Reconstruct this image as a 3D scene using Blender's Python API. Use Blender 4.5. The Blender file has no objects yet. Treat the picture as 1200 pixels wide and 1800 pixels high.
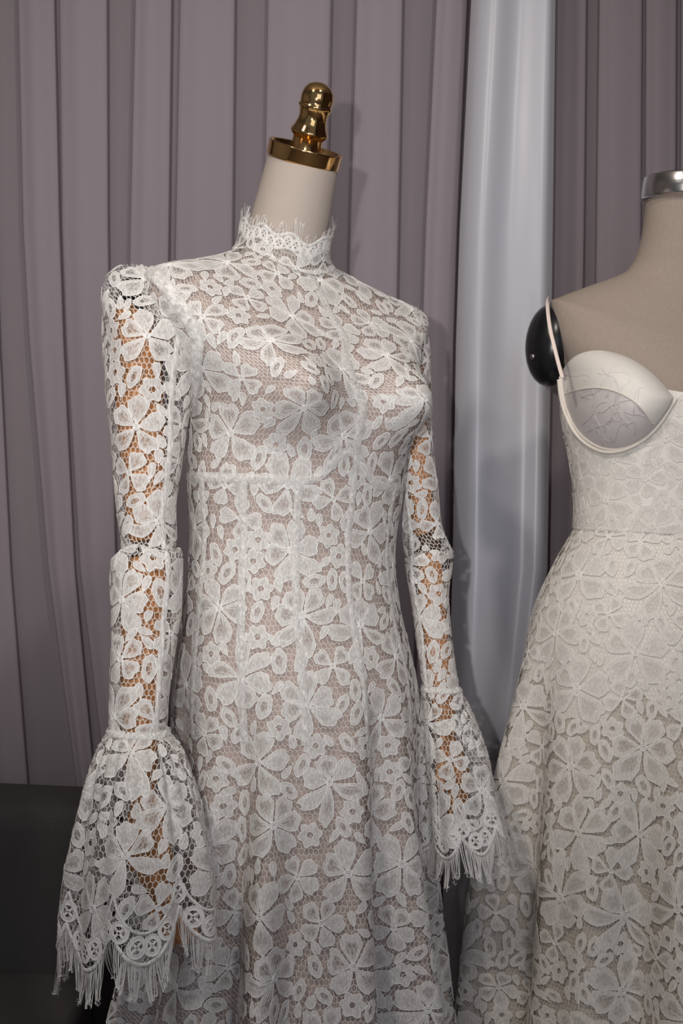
import bpy, math, random
import numpy as np
from mathutils import Matrix, Vector

random.seed(7)
RNG = np.random.default_rng(11)
SC = bpy.context.scene
COL = SC.collection
PI = math.pi

# ------------------------------------------------------------------ camera
H = 1.10                       # eye height
F = 1930.0                     # focal length in pixels of the 1200x1800 frame
ROLL = math.radians(2.6)       # the photographer held the camera slightly tilted
RV = np.array([math.cos(ROLL), 0, math.sin(ROLL)])
UV = np.array([-math.sin(ROLL), 0, math.cos(ROLL)])
cam = bpy.data.cameras.new('camera')
cam_ob = bpy.data.objects.new('camera', cam)
COL.objects.link(cam_ob)
cam.sensor_fit = 'VERTICAL'
cam.sensor_height = 36.0
cam.sensor_width = 24.0
cam.lens = 36.0 * F / 1800.0
cam.clip_start = 0.05
cam_ob.matrix_world = Matrix(((RV[0], UV[0], 0, 0), (0, 0, -1, 0), (RV[2], UV[2], 0, H), (0, 0, 0, 1)))
SC.camera = cam_ob

# ------------------------------------------------------------------ world, light, exposure
world = bpy.data.worlds.new('world')
SC.world = world
world.use_nodes = True
world.node_tree.nodes['Background'].inputs[0].default_value = (0.80, 0.86, 1.0, 1)
world.node_tree.nodes['Background'].inputs[1].default_value = 0.15
SC.view_settings.view_transform = 'Standard'
SC.view_settings.look = 'None'
SC.view_settings.gamma = 1.0
SC.view_settings.use_curve_mapping = False
SC.view_settings.exposure = 0.0


def lamp(name, kind, loc, target, energy, color, **kw):
    d = bpy.data.lights.new(name, kind)
    d.energy = energy
    d.color = color
    for k, v in kw.items():
        setattr(d, k, v)
    o = bpy.data.objects.new(name, d)
    COL.objects.link(o)
    o.location = loc
    o.rotation_euler = (Vector(target) - Vector(loc)).to_track_quat('-Z', 'Y').to_euler()
    return o


lamp('camera_side_lamp', 'SPOT', (-0.12, -0.05, H + 0.06), (-0.02, 1.6, H + 0.27), 43, (1.0, 0.96, 0.925),
     spot_size=math.radians(62), spot_blend=0.9, shadow_soft_size=0.012)
lamp('ceiling_spot', 'AREA', (-0.75, 0.15, 2.5), (-0.1, 1.5, 1.2), 13, (1.0, 0.92, 0.82), size=0.12)
lamp('ceiling_spot', 'AREA', (0.45, 0.25, 2.5), (0.1, 1.5, 1.2), 8, (1.0, 0.92, 0.82), size=0.12)
lamp('cool_daylight_fill', 'AREA', (0.55, -1.0, 1.45), (0.2, 1.7, 1.25), 7, (0.72, 0.82, 1.0), size=1.2)  # added cool fill behind the camera, standing for daylight; no window there


# ------------------------------------------------------------------ helpers
def at(px, py, d):
    """the world point seen at pixel (px, py) at distance d in front of the lens"""
    px, py, d = np.broadcast_arrays(np.asarray(px, float), np.asarray(py, float), np.asarray(d, float))
    x = (px - 600) / F * d
    y = (900 - py) / F * d
    return np.stack([x * RV[0] + y * UV[0], d, H + x * RV[2] + y * UV[2]], -1)


def spline(tab, v):
    """smooth rows of a table at fractional row numbers v"""
    tab = np.asarray(tab, float)
    n = len(tab)
    v = np.clip(np.asarray(v, float), 0, n - 1)
    i = np.minimum(v.astype(int), n - 2)
    f = (v - i)[..., None]
    p0, p1, p2, p3 = tab[np.maximum(i - 1, 0)], tab[i], tab[i + 1], tab[np.minimum(i + 2, n - 1)]
    return 0.5 * ((2 * p1) + (p2 - p0) * f + (2 * p0 - 5 * p1 + 4 * p2 - p3) * f ** 2 + (3 * p1 - p0 - 3 * p2 + p3) * f ** 3)


def sstep(a, b, x):
    t = np.clip((np.asarray(x, float) - a) / (b - a), 0, 1)
    return t * t * (3 - 2 * t)


def mesh_ob(name, V, faces, mat, parent=None, smooth=True, attrs=None):
    """faces: list of arrays (n,3) or (n,4)"""
    me = bpy.data.meshes.new(name)
    V = np.asarray(V, np.float32).reshape(-1, 3)
    faces = [np.asarray(f, np.int32) for f in faces if len(f)]
    loops = np.concatenate([f.ravel() for f in faces])
    tot = np.concatenate([np.full(len(f), f.shape[1], np.int32) for f in faces])
    start = np.concatenate([[0], np.cumsum(tot)[:-1]]).astype(np.int32)
    me.vertices.add(len(V))
    me.vertices.foreach_set('co', V.ravel())
    me.loops.add(len(loops))
    me.loops.foreach_set('vertex_index', loops)
    me.polygons.add(len(tot))
    me.polygons.foreach_set('loop_start', start)
    me.polygons.foreach_set('loop_total', tot)
    me.polygons.foreach_set('use_smooth', np.full(len(tot), smooth))
    for k, a in (attrs or {}).items():
        at_ = me.attributes.new(k, 'FLOAT', 'POINT')
        at_.data.foreach_set('value', np.asarray(a, np.float32))
    me.update(calc_edges=True)
    me.validate()
    me.materials.append(mat)
    o = bpy.data.objects.new(name, me)
    COL.objects.link(o)
    if parent is not None:
        o.parent = parent
        o.matrix_parent_inverse = Matrix.Translation(parent_world(parent)).inverted()
    return o


def parent_world(p):
    return PWORLD.get(p.name, Vector((0, 0, 0)))     # parts sit at the origin of the world, things at their base


PWORLD = {}


def thing(name, loc, label, cat, group=None):
    o = bpy.data.objects.new(name, None)
    COL.objects.link(o)
    o.location = loc
    o.empty_display_size = 0.1
    PWORLD[o.name] = Vector(loc)
    o['label'] = label
    o['category'] = cat
    if group:
        o['group'] = group
    return o


def grid_faces(nu, nv, wrap):
    """rows of nu points, nv rows; index = row*nu + col"""
    c = np.arange(nu if wrap else nu - 1)
    r = np.arange(nv - 1)
    C, R = np.meshgrid(c, r)
    C, R = C.ravel(), R.ravel()
    D = (C + 1) % nu
    return np.stack([R * nu + C, R * nu + D, (R + 1) * nu + D, (R + 1) * nu + C], -1)


def lathe(prof, origin, axis, n=40):
    """prof: list of (radius, height along the axis)"""
    ax = np.array(axis, float); ax /= np.linalg.norm(ax)
    e1 = np.cross(ax, [0, 1, 0.01]); e1 /= np.linalg.norm(e1)
    e2 = np.cross(ax, e1)
    t = np.arange(n) / n * 2 * PI
    V = [np.array(origin) + ax * h + r * (np.cos(t)[:, None] * e1 + np.sin(t)[:, None] * e2) for r, h in prof]
    V = np.concatenate(V)
    return V, grid_faces(n, len(prof), True)


def tube(pts, rad, n=10, flat=None, caps=True):
    """a round tube through pts with a radius per point; flat = (axis, factor) squashes it"""
    pts = np.asarray(pts, float); rad = np.broadcast_to(np.asarray(rad, float), (len(pts),))
    T = np.gradient(pts, axis=0); T /= np.linalg.norm(T, axis=1)[:, None]
    ref = np.array([0, 1, 0.0]) if abs(T[:, 1]).mean() < 0.8 else np.array([1, 0, 0.0])
    if flat is not None:
        ref = np.array(flat[0], float)
    e1 = np.cross(T, ref); e1 /= np.linalg.norm(e1, axis=1)[:, None]
    e2 = np.cross(T, e1)
    fl = flat[1] if flat is not None else 1.0
    t = np.arange(n) / n * 2 * PI
    V = (pts[:, None] + rad[:, None, None] * (np.cos(t)[None, :, None] * e1[:, None] + fl * np.sin(t)[None, :, None] * e2[:, None])).reshape(-1, 3)
    fs = [grid_faces(n, len(pts), True)]
    if caps:
        k = len(V)
        V = np.concatenate([V, pts[:1] - T[:1] * rad[0] * 0.45, pts[-1:] + T[-1:] * rad[-1] * 0.45])
        a = np.arange(n); b = (a + 1) % n
        fs.append(np.stack([b, a, np.full(n, k)], -1))
        o = (len(pts) - 1) * n
        fs.append(np.stack([o + a, o + b, np.full(n, k + 1)], -1))
    return V, fs


class Bag:
    """collects pieces of one mesh"""
    def __init__(s):
        s.V, s.Q, s.T, s.A, s.n = [], [], [], [], 0

    def add(s, V, fs, dens=None):
        V = np.asarray(V).reshape(-1, 3)
        for f in (fs if isinstance(fs, list) else [fs]):
            if len(f):
                (s.Q if f.shape[1] == 4 else s.T).append(np.asarray(f) + s.n)
        s.V.append(V)
        s.A.append(np.full(len(V), 1.0) if dens is None else dens)
        s.n += len(V)

    def build(s, name, mat, parent=None, smooth=True):
        fs = ([np.concatenate(s.Q)] if s.Q else []) + ([np.concatenate(s.T)] if s.T else [])
        return mesh_ob(name, np.concatenate(s.V), fs, mat, parent, smooth, {'weave': np.concatenate(s.A)})


# ------------------------------------------------------------------ materials
def new_mat(name):
    m = bpy.data.materials.new(name)
    m.use_nodes = True
    nt = m.node_tree
    b = nt.nodes['Principled BSDF']
    return m, nt, b


def N(nt, kind, **kw):
    n = nt.nodes.new(kind)
    for k, v in kw.items():
        setattr(n, k, v)
    return n


def plain(name, col, rough=0.6, metal=0.0, noise=None, bump=None, spec=0.5, sheen=0.0, coords='Object'):
    """noise = (scale xyz, amount), bump = (scale xyz, strength)"""
    m, nt, b = new_mat(name)
    b.inputs['Roughness'].default_value = rough
    b.inputs['Metallic'].default_value = metal
    b.inputs['Specular IOR Level'].default_value = spec
    b.inputs['Sheen Weight'].default_value = sheen
    b.inputs['Base Color'].default_value = (*col, 1)
    tc = N(nt, 'ShaderNodeTexCoord')
    if noise:
        mp = N(nt, 'ShaderNodeMapping'); mp.inputs['Scale'].default_value = noise[0]
        nt.links.new(tc.outputs[coords], mp.inputs[0])
        nz = N(nt, 'ShaderNodeTexNoise'); nz.inputs['Scale'].default_value = 1; nz.inputs['Detail'].default_value = 4
        nt.links.new(mp.outputs[0], nz.inputs['Vector'])
        mx = N(nt, 'ShaderNodeMix', data_type='RGBA')
        a = noise[1]
        mx.inputs[6].default_value = (*[c * (1 - a) for c in col], 1)
        mx.inputs[7].default_value = (*[min(1, c * (1 + a)) for c in col], 1)
        nt.links.new(nz.outputs['Fac'], mx.inputs[0])
        nt.links.new(mx.outputs[2], b.inputs['Base Color'])
    if bump:
        mp = N(nt, 'ShaderNodeMapping'); mp.inputs['Scale'].default_value = bump[0]
        nt.links.new(tc.outputs[coords], mp.inputs[0])
        nz = N(nt, 'ShaderNodeTexNoise'); nz.inputs['Scale'].default_value = 1; nz.inputs['Detail'].default_value = 3
        nt.links.new(mp.outputs[0], nz.inputs['Vector'])
        bp = N(nt, 'ShaderNodeBump'); bp.inputs['Strength'].default_value = bump[1]; bp.inputs['Distance'].default_value = 0.002
        nt.links.new(nz.outputs['Fac'], bp.inputs['Height'])
        nt.links.new(bp.outputs[0], b.inputs['Normal'])
    return m


def lace_mat(name, col, fill=0.84, trans=0.20, use_density=True, grain=0.30, gscale=620):
    """woven cotton: how many threads lie at a spot (density) decides how much shows through"""
    m = bpy.data.materials.new(name)
    m.use_nodes = True
    nt = m.node_tree
    nt.nodes.remove(nt.nodes['Principled BSDF'])
    out = nt.nodes['Material Output']
    df = N(nt, 'ShaderNodeBsdfDiffuse'); tl = N(nt, 'ShaderNodeBsdfTranslucent')
    tc = N(nt, 'ShaderNodeTexCoord')
    mp = N(nt, 'ShaderNodeMapping'); mp.inputs['Scale'].default_value = (gscale, gscale, gscale * .3)
    nz = N(nt, 'ShaderNodeTexNoise'); nz.inputs['Scale'].default_value = 1; nz.inputs['Detail'].default_value = 1
    nt.links.new(tc.outputs['Object'], mp.inputs[0]); nt.links.new(mp.outputs[0], nz.inputs['Vector'])
    mc = N(nt, 'ShaderNodeMix', data_type='RGBA')
    mc.inputs[6].default_value = (*[c * 0.88 for c in col], 1); mc.inputs[7].default_value = (*[min(1, c * 1.1) for c in col], 1)
    nt.links.new(nz.outputs['Fac'], mc.inputs[0])
    nt.links.new(mc.outputs[2], df.inputs[0]); nt.links.new(mc.outputs[2], tl.inputs[0])
    ms = N(nt, 'ShaderNodeMixShader'); ms.inputs[0].default_value = trans
    nt.links.new(df.outputs[0], ms.inputs[1]); nt.links.new(tl.outputs[0], ms.inputs[2])
    if use_density:
        a0 = N(nt, 'ShaderNodeAttribute', attribute_name='weave')
        rg = N(nt, 'ShaderNodeMapRange'); rg.inputs[1].default_value = 0.90; rg.inputs[2].default_value = 0.99
        rg.inputs[3].default_value = fill; rg.inputs[4].default_value = 1.0
        nt.links.new(a0.outputs['Fac'], rg.inputs[0])
        mv = N(nt, 'ShaderNodeMix', data_type='RGBA', blend_type='MULTIPLY'); mv.inputs[0].default_value = 1
        nt.links.new(mc.outputs[2], mv.inputs[6]); nt.links.new(rg.outputs[0], mv.inputs[7])
        nt.links.new(mv.outputs[2], df.inputs[0]); nt.links.new(mv.outputs[2], tl.inputs[0])
        at_ = N(nt, 'ShaderNodeAttribute', attribute_name='weave')
        mr = N(nt, 'ShaderNodeMath', operation='SUBTRACT'); mr.inputs[1].default_value = 0.5
        nt.links.new(nz.outputs['Fac'], mr.inputs[0])
        ml = N(nt, 'ShaderNodeMath', operation='MULTIPLY_ADD'); ml.inputs[1].default_value = grain * 3
        nt.links.new(mr.outputs[0], ml.inputs[0]); nt.links.new(at_.outputs['Fac'], ml.inputs[2]); ml.use_clamp = True
        tr = N(nt, 'ShaderNodeBsdfTransparent')
        m2 = N(nt, 'ShaderNodeMixShader')
        nt.links.new(ml.outputs[0], m2.inputs[0]); nt.links.new(tr.outputs[0], m2.inputs[1]); nt.links.new(ms.outputs[0], m2.inputs[2])
        nt.links.new(m2.outputs[0], out.inputs[0])
    else:
        nt.links.new(ms.outputs[0], out.inputs[0])
    return m


def sheer_mat(name, col, alpha, trans=0.3):
    m = bpy.data.materials.new(name)
    m.use_nodes = True
    nt = m.node_tree
    nt.nodes.remove(nt.nodes['Principled BSDF'])
    out = nt.nodes['Material Output']
    df = N(nt, 'ShaderNodeBsdfDiffuse'); df.inputs[0].default_value = (*col, 1)
    tl = N(nt, 'ShaderNodeBsdfTranslucent'); tl.inputs[0].default_value = (*col, 1)
    tc = N(nt, 'ShaderNodeTexCoord')
    mp = N(nt, 'ShaderNodeMapping'); mp.inputs['Scale'].default_value = (900, 900, 12)
    nz = N(nt, 'ShaderNodeTexNoise'); nz.inputs['Scale'].default_value = 1; nz.inputs['Detail'].default_value = 2
    nt.links.new(tc.outputs['Object'], mp.inputs[0]); nt.links.new(mp.outputs[0], nz.inputs['Vector'])
    bp = N(nt, 'ShaderNodeBump'); bp.inputs['Strength'].default_value = 0.08; bp.inputs['Distance'].default_value = 0.001
    nt.links.new(nz.outputs['Fac'], bp.inputs['Height']); nt.links.new(bp.outputs[0], df.inputs['Normal'])
    ms = N(nt, 'ShaderNodeMixShader'); ms.inputs[0].default_value = trans
    nt.links.new(df.outputs[0], ms.inputs[1]); nt.links.new(tl.outputs[0], ms.inputs[2])
    tr = N(nt, 'ShaderNodeBsdfTransparent')
    m2 = N(nt, 'ShaderNodeMixShader'); m2.inputs[0].default_value = alpha
    nt.links.new(tr.outputs[0], m2.inputs[1]); nt.links.new(ms.outputs[0], m2.inputs[2])
    nt.links.new(m2.outputs[0], out.inputs[0])
    return m


M = {}
M['lace'] = lace_mat('white_lace_motif', (0.90, 0.885, 0.87))
M['thread'] = lace_mat('white_lace_thread', (0.84, 0.82, 0.80), use_density=False)
M['cream_lace'] = lace_mat('cream_lace_motif', (0.84, 0.80, 0.755), fill=.94, trans=0.10, grain=0.2)
M['cream_thread'] = lace_mat('cream_lace_thread', (0.74, 0.695, 0.64), use_density=False)
M['nude'] = plain('nude_lining', (0.42, 0.335, 0.30), 0.75, noise=((220, 220, 30), 0.06))
M['cream_satin'] = plain('cream_satin', (0.70, 0.665, 0.62), 0.45, bump=((40, 40, 40), 0.15))
M['cup_satin'] = plain('pale_cup_satin', (0.56, 0.52, 0.515), 0.42)
M['beige_lining'] = plain('beige_lining', (0.53, 0.47, 0.405), 0.75)
M['form_cream'] = plain('cream_form_cloth', (0.45, 0.385, 0.34), 0.8, noise=((60, 60, 60), 0.03))
M['linen'] = plain('linen_form_cloth', (0.325, 0.265, 0.222), 0.9, noise=((500, 500, 90), 0.14), bump=((700, 700, 200), 0.25))
M['gold'] = plain('polished_gold', (0.74, 0.46, 0.19), 0.09, 1.0)
M['steel'] = plain('brushed_steel', (0.55, 0.53, 0.52), 0.22, 1.0, bump=((6, 6, 900), 0.1))
M['black'] = plain('black_plastic', (0.008, 0.008, 0.010), 0.28)
M['wood'] = plain('orange_beech_wood', (0.50, 0.235, 0.10), 0.5, noise=((60, 60, 9), 0.25))
M['dark_wood'] = plain('dark_joint', (0.07, 0.038, 0.022), 0.5)
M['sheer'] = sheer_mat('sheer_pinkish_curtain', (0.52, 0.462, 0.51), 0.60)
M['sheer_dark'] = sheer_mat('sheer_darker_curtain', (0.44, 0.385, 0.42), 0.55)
M['satin_white'] = plain('white_satin_curtain', (0.48, 0.485, 0.54), 0.38, bump=((14, 14, 2), 0.25), sheen=0.3)
M['sofa'] = plain('charcoal_upholstery', (0.050, 0.047, 0.048), 0.95, noise=((420, 420, 420), 0.35), bump=((500, 500, 500), 0.3))
M['wall'] = plain('taupe_wall_paint', (0.10, 0.066, 0.062), 0.9, noise=((3, 3, 3), 0.05))
M['ceiling'] = plain('pale_ceiling_paint', (0.55, 0.52, 0.50), 0.9, noise=((3, 3, 3), 0.03))
M['floor'] = plain('grey_brown_floor', (0.22, 0.18, 0.155), 0.5, noise=((2, 30, 2), 0.2))
M['piping'] = plain('cream_piping', (0.70, 0.64, 0.57), 0.6)
M['strap'] = plain('pinkish_strap', (0.74, 0.62, 0.56), 0.5)


# ------------------------------------------------------------------ the room
def box_struct(name, lo, hi, mat):
    lo, hi = np.array(lo), np.array(hi)
    V = np.array([[x, y, z] for z in (lo[2], hi[2]) for y in (lo[1], hi[1]) for x in (lo[0], hi[0])])
    f = np.array([[0, 2, 3, 1], [4, 5, 7, 6], [0, 1, 5, 4], [2, 6, 7, 3], [0, 4, 6, 2], [1, 3, 7, 5]])
    o = mesh_ob(name, V, [f], mat, smooth=False)
    o['kind'] = 'structure'
    return o


box_struct('floor', (-2.3, -1.2, -0.1), (2.3, 2.6, 0.0), M['floor'])
box_struct('wall_back', (-2.3, 2.45, 0.0), (2.3, 2.6, 2.7), M['wall'])
box_struct('wall_left', (-2.4, -1.2, 0.0), (-2.3, 2.6, 2.7), M['ceiling'])
box_struct('wall_right', (2.3, -1.2, 0.0), (2.4, 2.6, 2.7), M['wall'])
box_struct('ceiling', (-2.4, -1.2, 2.7), (2.4, 2.6, 2.8), M['ceiling'])


# ------------------------------------------------------------------ curtains
def curtain(name, path_fn, zs, mat, label, cat, thick=0.0):
    """path_fn(py) gives the plan of the cloth as (px, distance) points at that picture height"""
    rows = []
    for py in zs:
        p = path_fn(py)
        rows.append(p)
    n = len(rows[0])
    V = np.concatenate([at(r[:, 0], py, r[:, 1]) for r, py in zip(rows, zs)])
    V[:, 2] = np.clip(V[:, 2], 0.012, 2.66)
    f = grid_faces(n, len(zs), False)
    o = mesh_ob(name, V, [f], mat)
    o['label'] = label
    o['category'] = cat
    return o


def smooth_path(pts, n=14):
    """rounds a polyline of (px, depth) into a dense soft path"""
    pts = np.asarray(pts, float)
    out = []
    for i in range(len(pts) - 1):
        a, b = pts[i], pts[i + 1]
        t = np.linspace(0, 1, n, endpoint=False)
        s = t * t * (3 - 2 * t)
        out.append(np.stack([a[0] + (b[0] - a[0]) * t, a[1] + (b[1] - a[1]) * s], -1))
    out.append(pts[-1:])
    return np.concatenate(out)


ZS = np.array([-560, -300, 0, 200, 400, 600, 800, 1000, 1150, 1300, 1450, 1600, 1750, 1900])
# every pleat: left crease and right crease in the picture at heights 0, 500, 1000, 1500
PLEATS = [
    ((-210, -200, -190, -180), (-120, -110, -90, -60)),
    ((-70, -60, -40, -10), (-15, -5, 20, 60)),
    ((31, 42, 84, 150), (97, 108, 132, 178)),
    ((104, 110, 140, 200), (190, 192, 205, 250)),
    ((237, 226, 218, 240), (303, 297, 290, 300)),
    ((316, 306, 300, 310), (415, 410, 405, 400)),
    ((470, 462, 455, 450), (584, 574, 565, 560)),
    ((626, 612, 602, 595), (709, 700, 690, 680)),
    ((766, 742, 735, 725), (822, 800, 790, 780)),
]


def pleat_path(pleats, x0, x1, d_back=2.10, d_front=2.055):
    ks = [0, 500, 1000, 1500]

    def fn(py):
        pts = [(x0, d_back)]
        for j, (L, Rr) in enumerate(pleats):
            a = np.interp(py, ks, L) + (0 if 0 <= py <= 1500 else (L[1] - L[0]) / 500 * min(py, 0) + (L[3] - L[2]) / 500 * max(py - 1500, 0))
            b = np.interp(py, ks, Rr) + (0 if 0 <= py <= 1500 else (Rr[1] - Rr[0]) / 500 * min(py, 0) + (Rr[3] - Rr[2]) / 500 * max(py - 1500, 0))
            w = b - a
            pts += [(a + 0.55 * w, d_back - 0.005), (b, d_back - 0.035), (b - 2, d_back - 0.042), (a + 0.5 * w, d_front + 0.012), (a, d_front + 0.006),
                    (a + 2, d_front - 0.002), (a + 0.4 * w, d_front - 0.014), (b - 0.05 * w, d_front - 0.004), (b + 3, d_back - 0.03)]
        pts.append((x1, d_back))
        return smooth_path(pts, 5)
    return fn


curtain('sheer_curtain', pleat_path(PLEATS, -300, 850), ZS, M['sheer'],
        'wide sheer mauve curtain in loose pleats behind the long-sleeved lace dress', 'curtain')
PL2 = [((975, 968, 955, 940), (1031, 1026, 1015, 1000)), ((1052, 1046, 1040, 1030), (1129, 1126, 1120, 1110)),
       ((1134, 1132, 1128, 1122), (1189, 1187, 1183, 1178)), ((1196, 1194, 1190, 1186), (1290, 1290, 1290, 1290)),
       ((1330, 1330, 1330, 1330), (1420, 1420, 1420, 1420))]
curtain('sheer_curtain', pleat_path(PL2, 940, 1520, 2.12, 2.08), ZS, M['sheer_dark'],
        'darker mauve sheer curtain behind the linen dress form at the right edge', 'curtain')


def satin_path(py):
    k = np.interp(py, [0, 500, 1000, 1500], [0, 1, 2, 3])
    l = np.interp(k, [0, 1, 2, 3], [828, 803, 795, 778])
    r = np.interp(k, [0, 1, 2, 3], [976, 970, 962, 905])
    t = np.linspace(0, 1, 60)
    x = l + (r - l) * (0.5 - 0.5 * np.cos(PI * t)) ** 0.9
    fold = 0.016 * np.cos(2 * PI * (t * 1.7 + 0.05 + 0.07 * np.sin(k * 2.0))) + 0.0022 * np.cos(2 * PI * (t * 4.0 + 0.25 * k))
    d = 1.99 - 0.055 * np.sin(PI * t) ** 0.8 + fold * np.sin(PI * t) ** 0.5
    back = np.stack([x[::-1], np.full(60, 2.005)], -1)
    return np.concatenate([np.stack([x, d], -1), back[1:]])


curtain('satin_curtain', satin_path, ZS, M['satin_white'],
        'gathered white satin curtain hanging as a bright column between the two dresses', 'curtain')

# ------------------------------------------------------------------ the lace engine
class Surf:
    """a cloth surface P(u, v); off pushes it outwards"""
    def __init__(s, fn, inside, v0, v1, u0=-PI, u1=PI):
        s.fn, s.inside, s.v0, s.v1, s.u0, s.u1 = fn, inside, v0, v1, u0, u1

    def P(s, u, v):
        return s.fn(np.asarray(u, float), np.asarray(v, float))

    def Nrm(s, u, v):
        e = 2e-3
        a = s.P(u + e, v) - s.P(u - e, v)
        b = s.P(u, v + e) - s.P(u, v - e)
        n = np.cross(a, b)
        n /= np.linalg.norm(n, axis=-1)[..., None] + 1e-12
        c = s.P(u, v) - s.inside(v)
        sg = np.sign(np.median(np.sum(n * c, -1)))
        return n * sg

    def at(s, u, v, lift=0.0):
        u, v = np.broadcast_arrays(np.asarray(u, float), np.asarray(v, float))
        return s.P(u, v) + s.Nrm(u, v) * np.asarray(lift)[..., None]

    def frame(s, u, v, span=0.035):
        """mean metric around (u, v): du and dv per metre to the right and per metre down"""
        e = 1e-3
        pu = np.linalg.norm(s.P(u + e, v) - s.P(u - e, v)) / (2 * e)
        du = min(0.5, span / max(pu, 1e-4))
        t = np.linspace(-du, du, 9)
        pts = s.P(u + t, np.full(9, v))
        lu = np.linalg.norm(np.diff(pts, axis=0), axis=1).sum() / (2 * du)
        mu = pts[-1] - pts[0]; mu /= np.linalg.norm(mu) + 1e-9
        pv = np.linalg.norm(s.P(u, v + e) - s.P(u, v - e)) / (2 * e)
        dv = span / max(pv, 1e-4)
        a, b = max(v - dv, s.v0), min(v + dv, s.v1)
        ptv = s.P(np.full(7, u), np.linspace(a, b, 7))
        lv = np.linalg.norm(np.diff(ptv, axis=0), axis=1).sum() / (b - a)
        mv = ptv[-1] - ptv[0]; mv /= np.linalg.norm(mv) + 1e-9
        c = float(np.clip(mu @ mv, -0.75, 0.75))
        # unit right = mu; unit down = (mv - c mu)/sqrt(1-c^2)
        q = math.sqrt(1 - c * c)
        return np.array([[1 / lu, -c / (q * lu)], [0, 1 / (q * lv)]])


def sheet(surf, nu, nv, off, name, mat, parent, clip_v=None, u0=None, u1=None):
    u0 = surf.u0 if u0 is None else u0
    u1 = surf.u1 if u1 is None else u1
    wrap = abs((u1 - u0) - 2 * PI) < 1e-6
    u = np.linspace(u0, u1, nu, endpoint=not wrap)
    v = np.linspace(surf.v0, surf.v1 if clip_v is None else clip_v, nv)
    U, W = np.meshgrid(u, v)
    Pp = surf.P(U, W)
    o = off(W) if callable(off) else np.full_like(W, off)
    Pp = Pp + surf.Nrm(U, W) * o[..., None]
    return mesh_ob(name, Pp.reshape(-1, 3), [grid_faces(nu, nv, wrap)], mat, parent)


def net(surf, v0, v1, cell=0.0060, rowh=0.0068, width=0.00065, clip=None, jitter=0.0007, uref=0.0):
    """hexagon bobbinet of flat threads, spun at even size over the whole cloth"""
    vv = np.linspace(v0, v1, 160)
    us = np.linspace(surf.u0, surf.u1, 24)
    L = np.mean([np.concatenate([[0], np.cumsum(np.linalg.norm(np.diff(surf.P(np.full(160, u), vv), axis=0), axis=1))]) for u in us], axis=0)
    nrow = int(L[-1] / rowh)
    fine = np.linspace(surf.u0, surf.u1, 700)
    rows = []
    for k in range(nrow + 1):
        v = np.interp(k * rowh, L, vv)
        p = surf.P(fine, np.full(700, v))
        s = np.concatenate([[0], np.cumsum(np.linalg.norm(np.diff(p, axis=0), axis=1))])
        s -= np.interp(uref, fine, s)
        lo, hi = int(math.ceil(s[0] / (cell / 2))), int(math.floor(s[-1] / (cell / 2)))
        i = np.arange(lo, hi + 1)
        u = np.interp(i * cell / 2, s, fine)
        dz = np.where((i + k) % 2 == 0, 1, -1) * rowh * 0.17
        v2 = np.interp(np.clip(k * rowh + dz, 0, L[-1]), L, vv)
        rows.append((i, u, v2))
    idx0 = np.cumsum([0] + [len(r[0]) for r in rows])
    U = np.concatenate([r[1] for r in rows]); W = np.concatenate([r[2] for r in rows])
    P0 = surf.P(U, W); Nn = surf.Nrm(U, W)
    P0 = P0 + RNG.normal(0, jitter, P0.shape) * 0.6
    E = []
    for k, (i, u, v2) in enumerate(rows):
        a = idx0[k] + np.arange(len(i) - 1)
        E.append(np.stack([a, a + 1], -1))
        if k + 1 < len(rows):
            j = rows[k + 1][0]
            m = ((i + k) % 2 == 0) & (i >= j[0]) & (i <= j[-1])
            a = idx0[k] + np.nonzero(m)[0]
            b = idx0[k + 1] + (i[m] - j[0])
            E.append(np.stack([a, b], -1))
    E = np.concatenate(E)
    ok = np.linalg.norm(P0[E[:, 0]] - P0[E[:, 1]], axis=1) < 0.02
    if clip is not None:
        g = clip(U, W)
        ok &= g[E[:, 0]] & g[E[:, 1]]
    E = E[ok]
    A, B = P0[E[:, 0]], P0[E[:, 1]]
    n = Nn[E[:, 0]]
    s = np.cross(n, B - A); s /= np.linalg.norm(s, axis=1)[:, None] + 1e-9
    s *= width / 2
    V = np.stack([A - s, A + s, B + s, B - s], 1).reshape(-1, 3)
    Fq = np.arange(len(V)).reshape(-1, 4)
    return V, Fq


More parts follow.
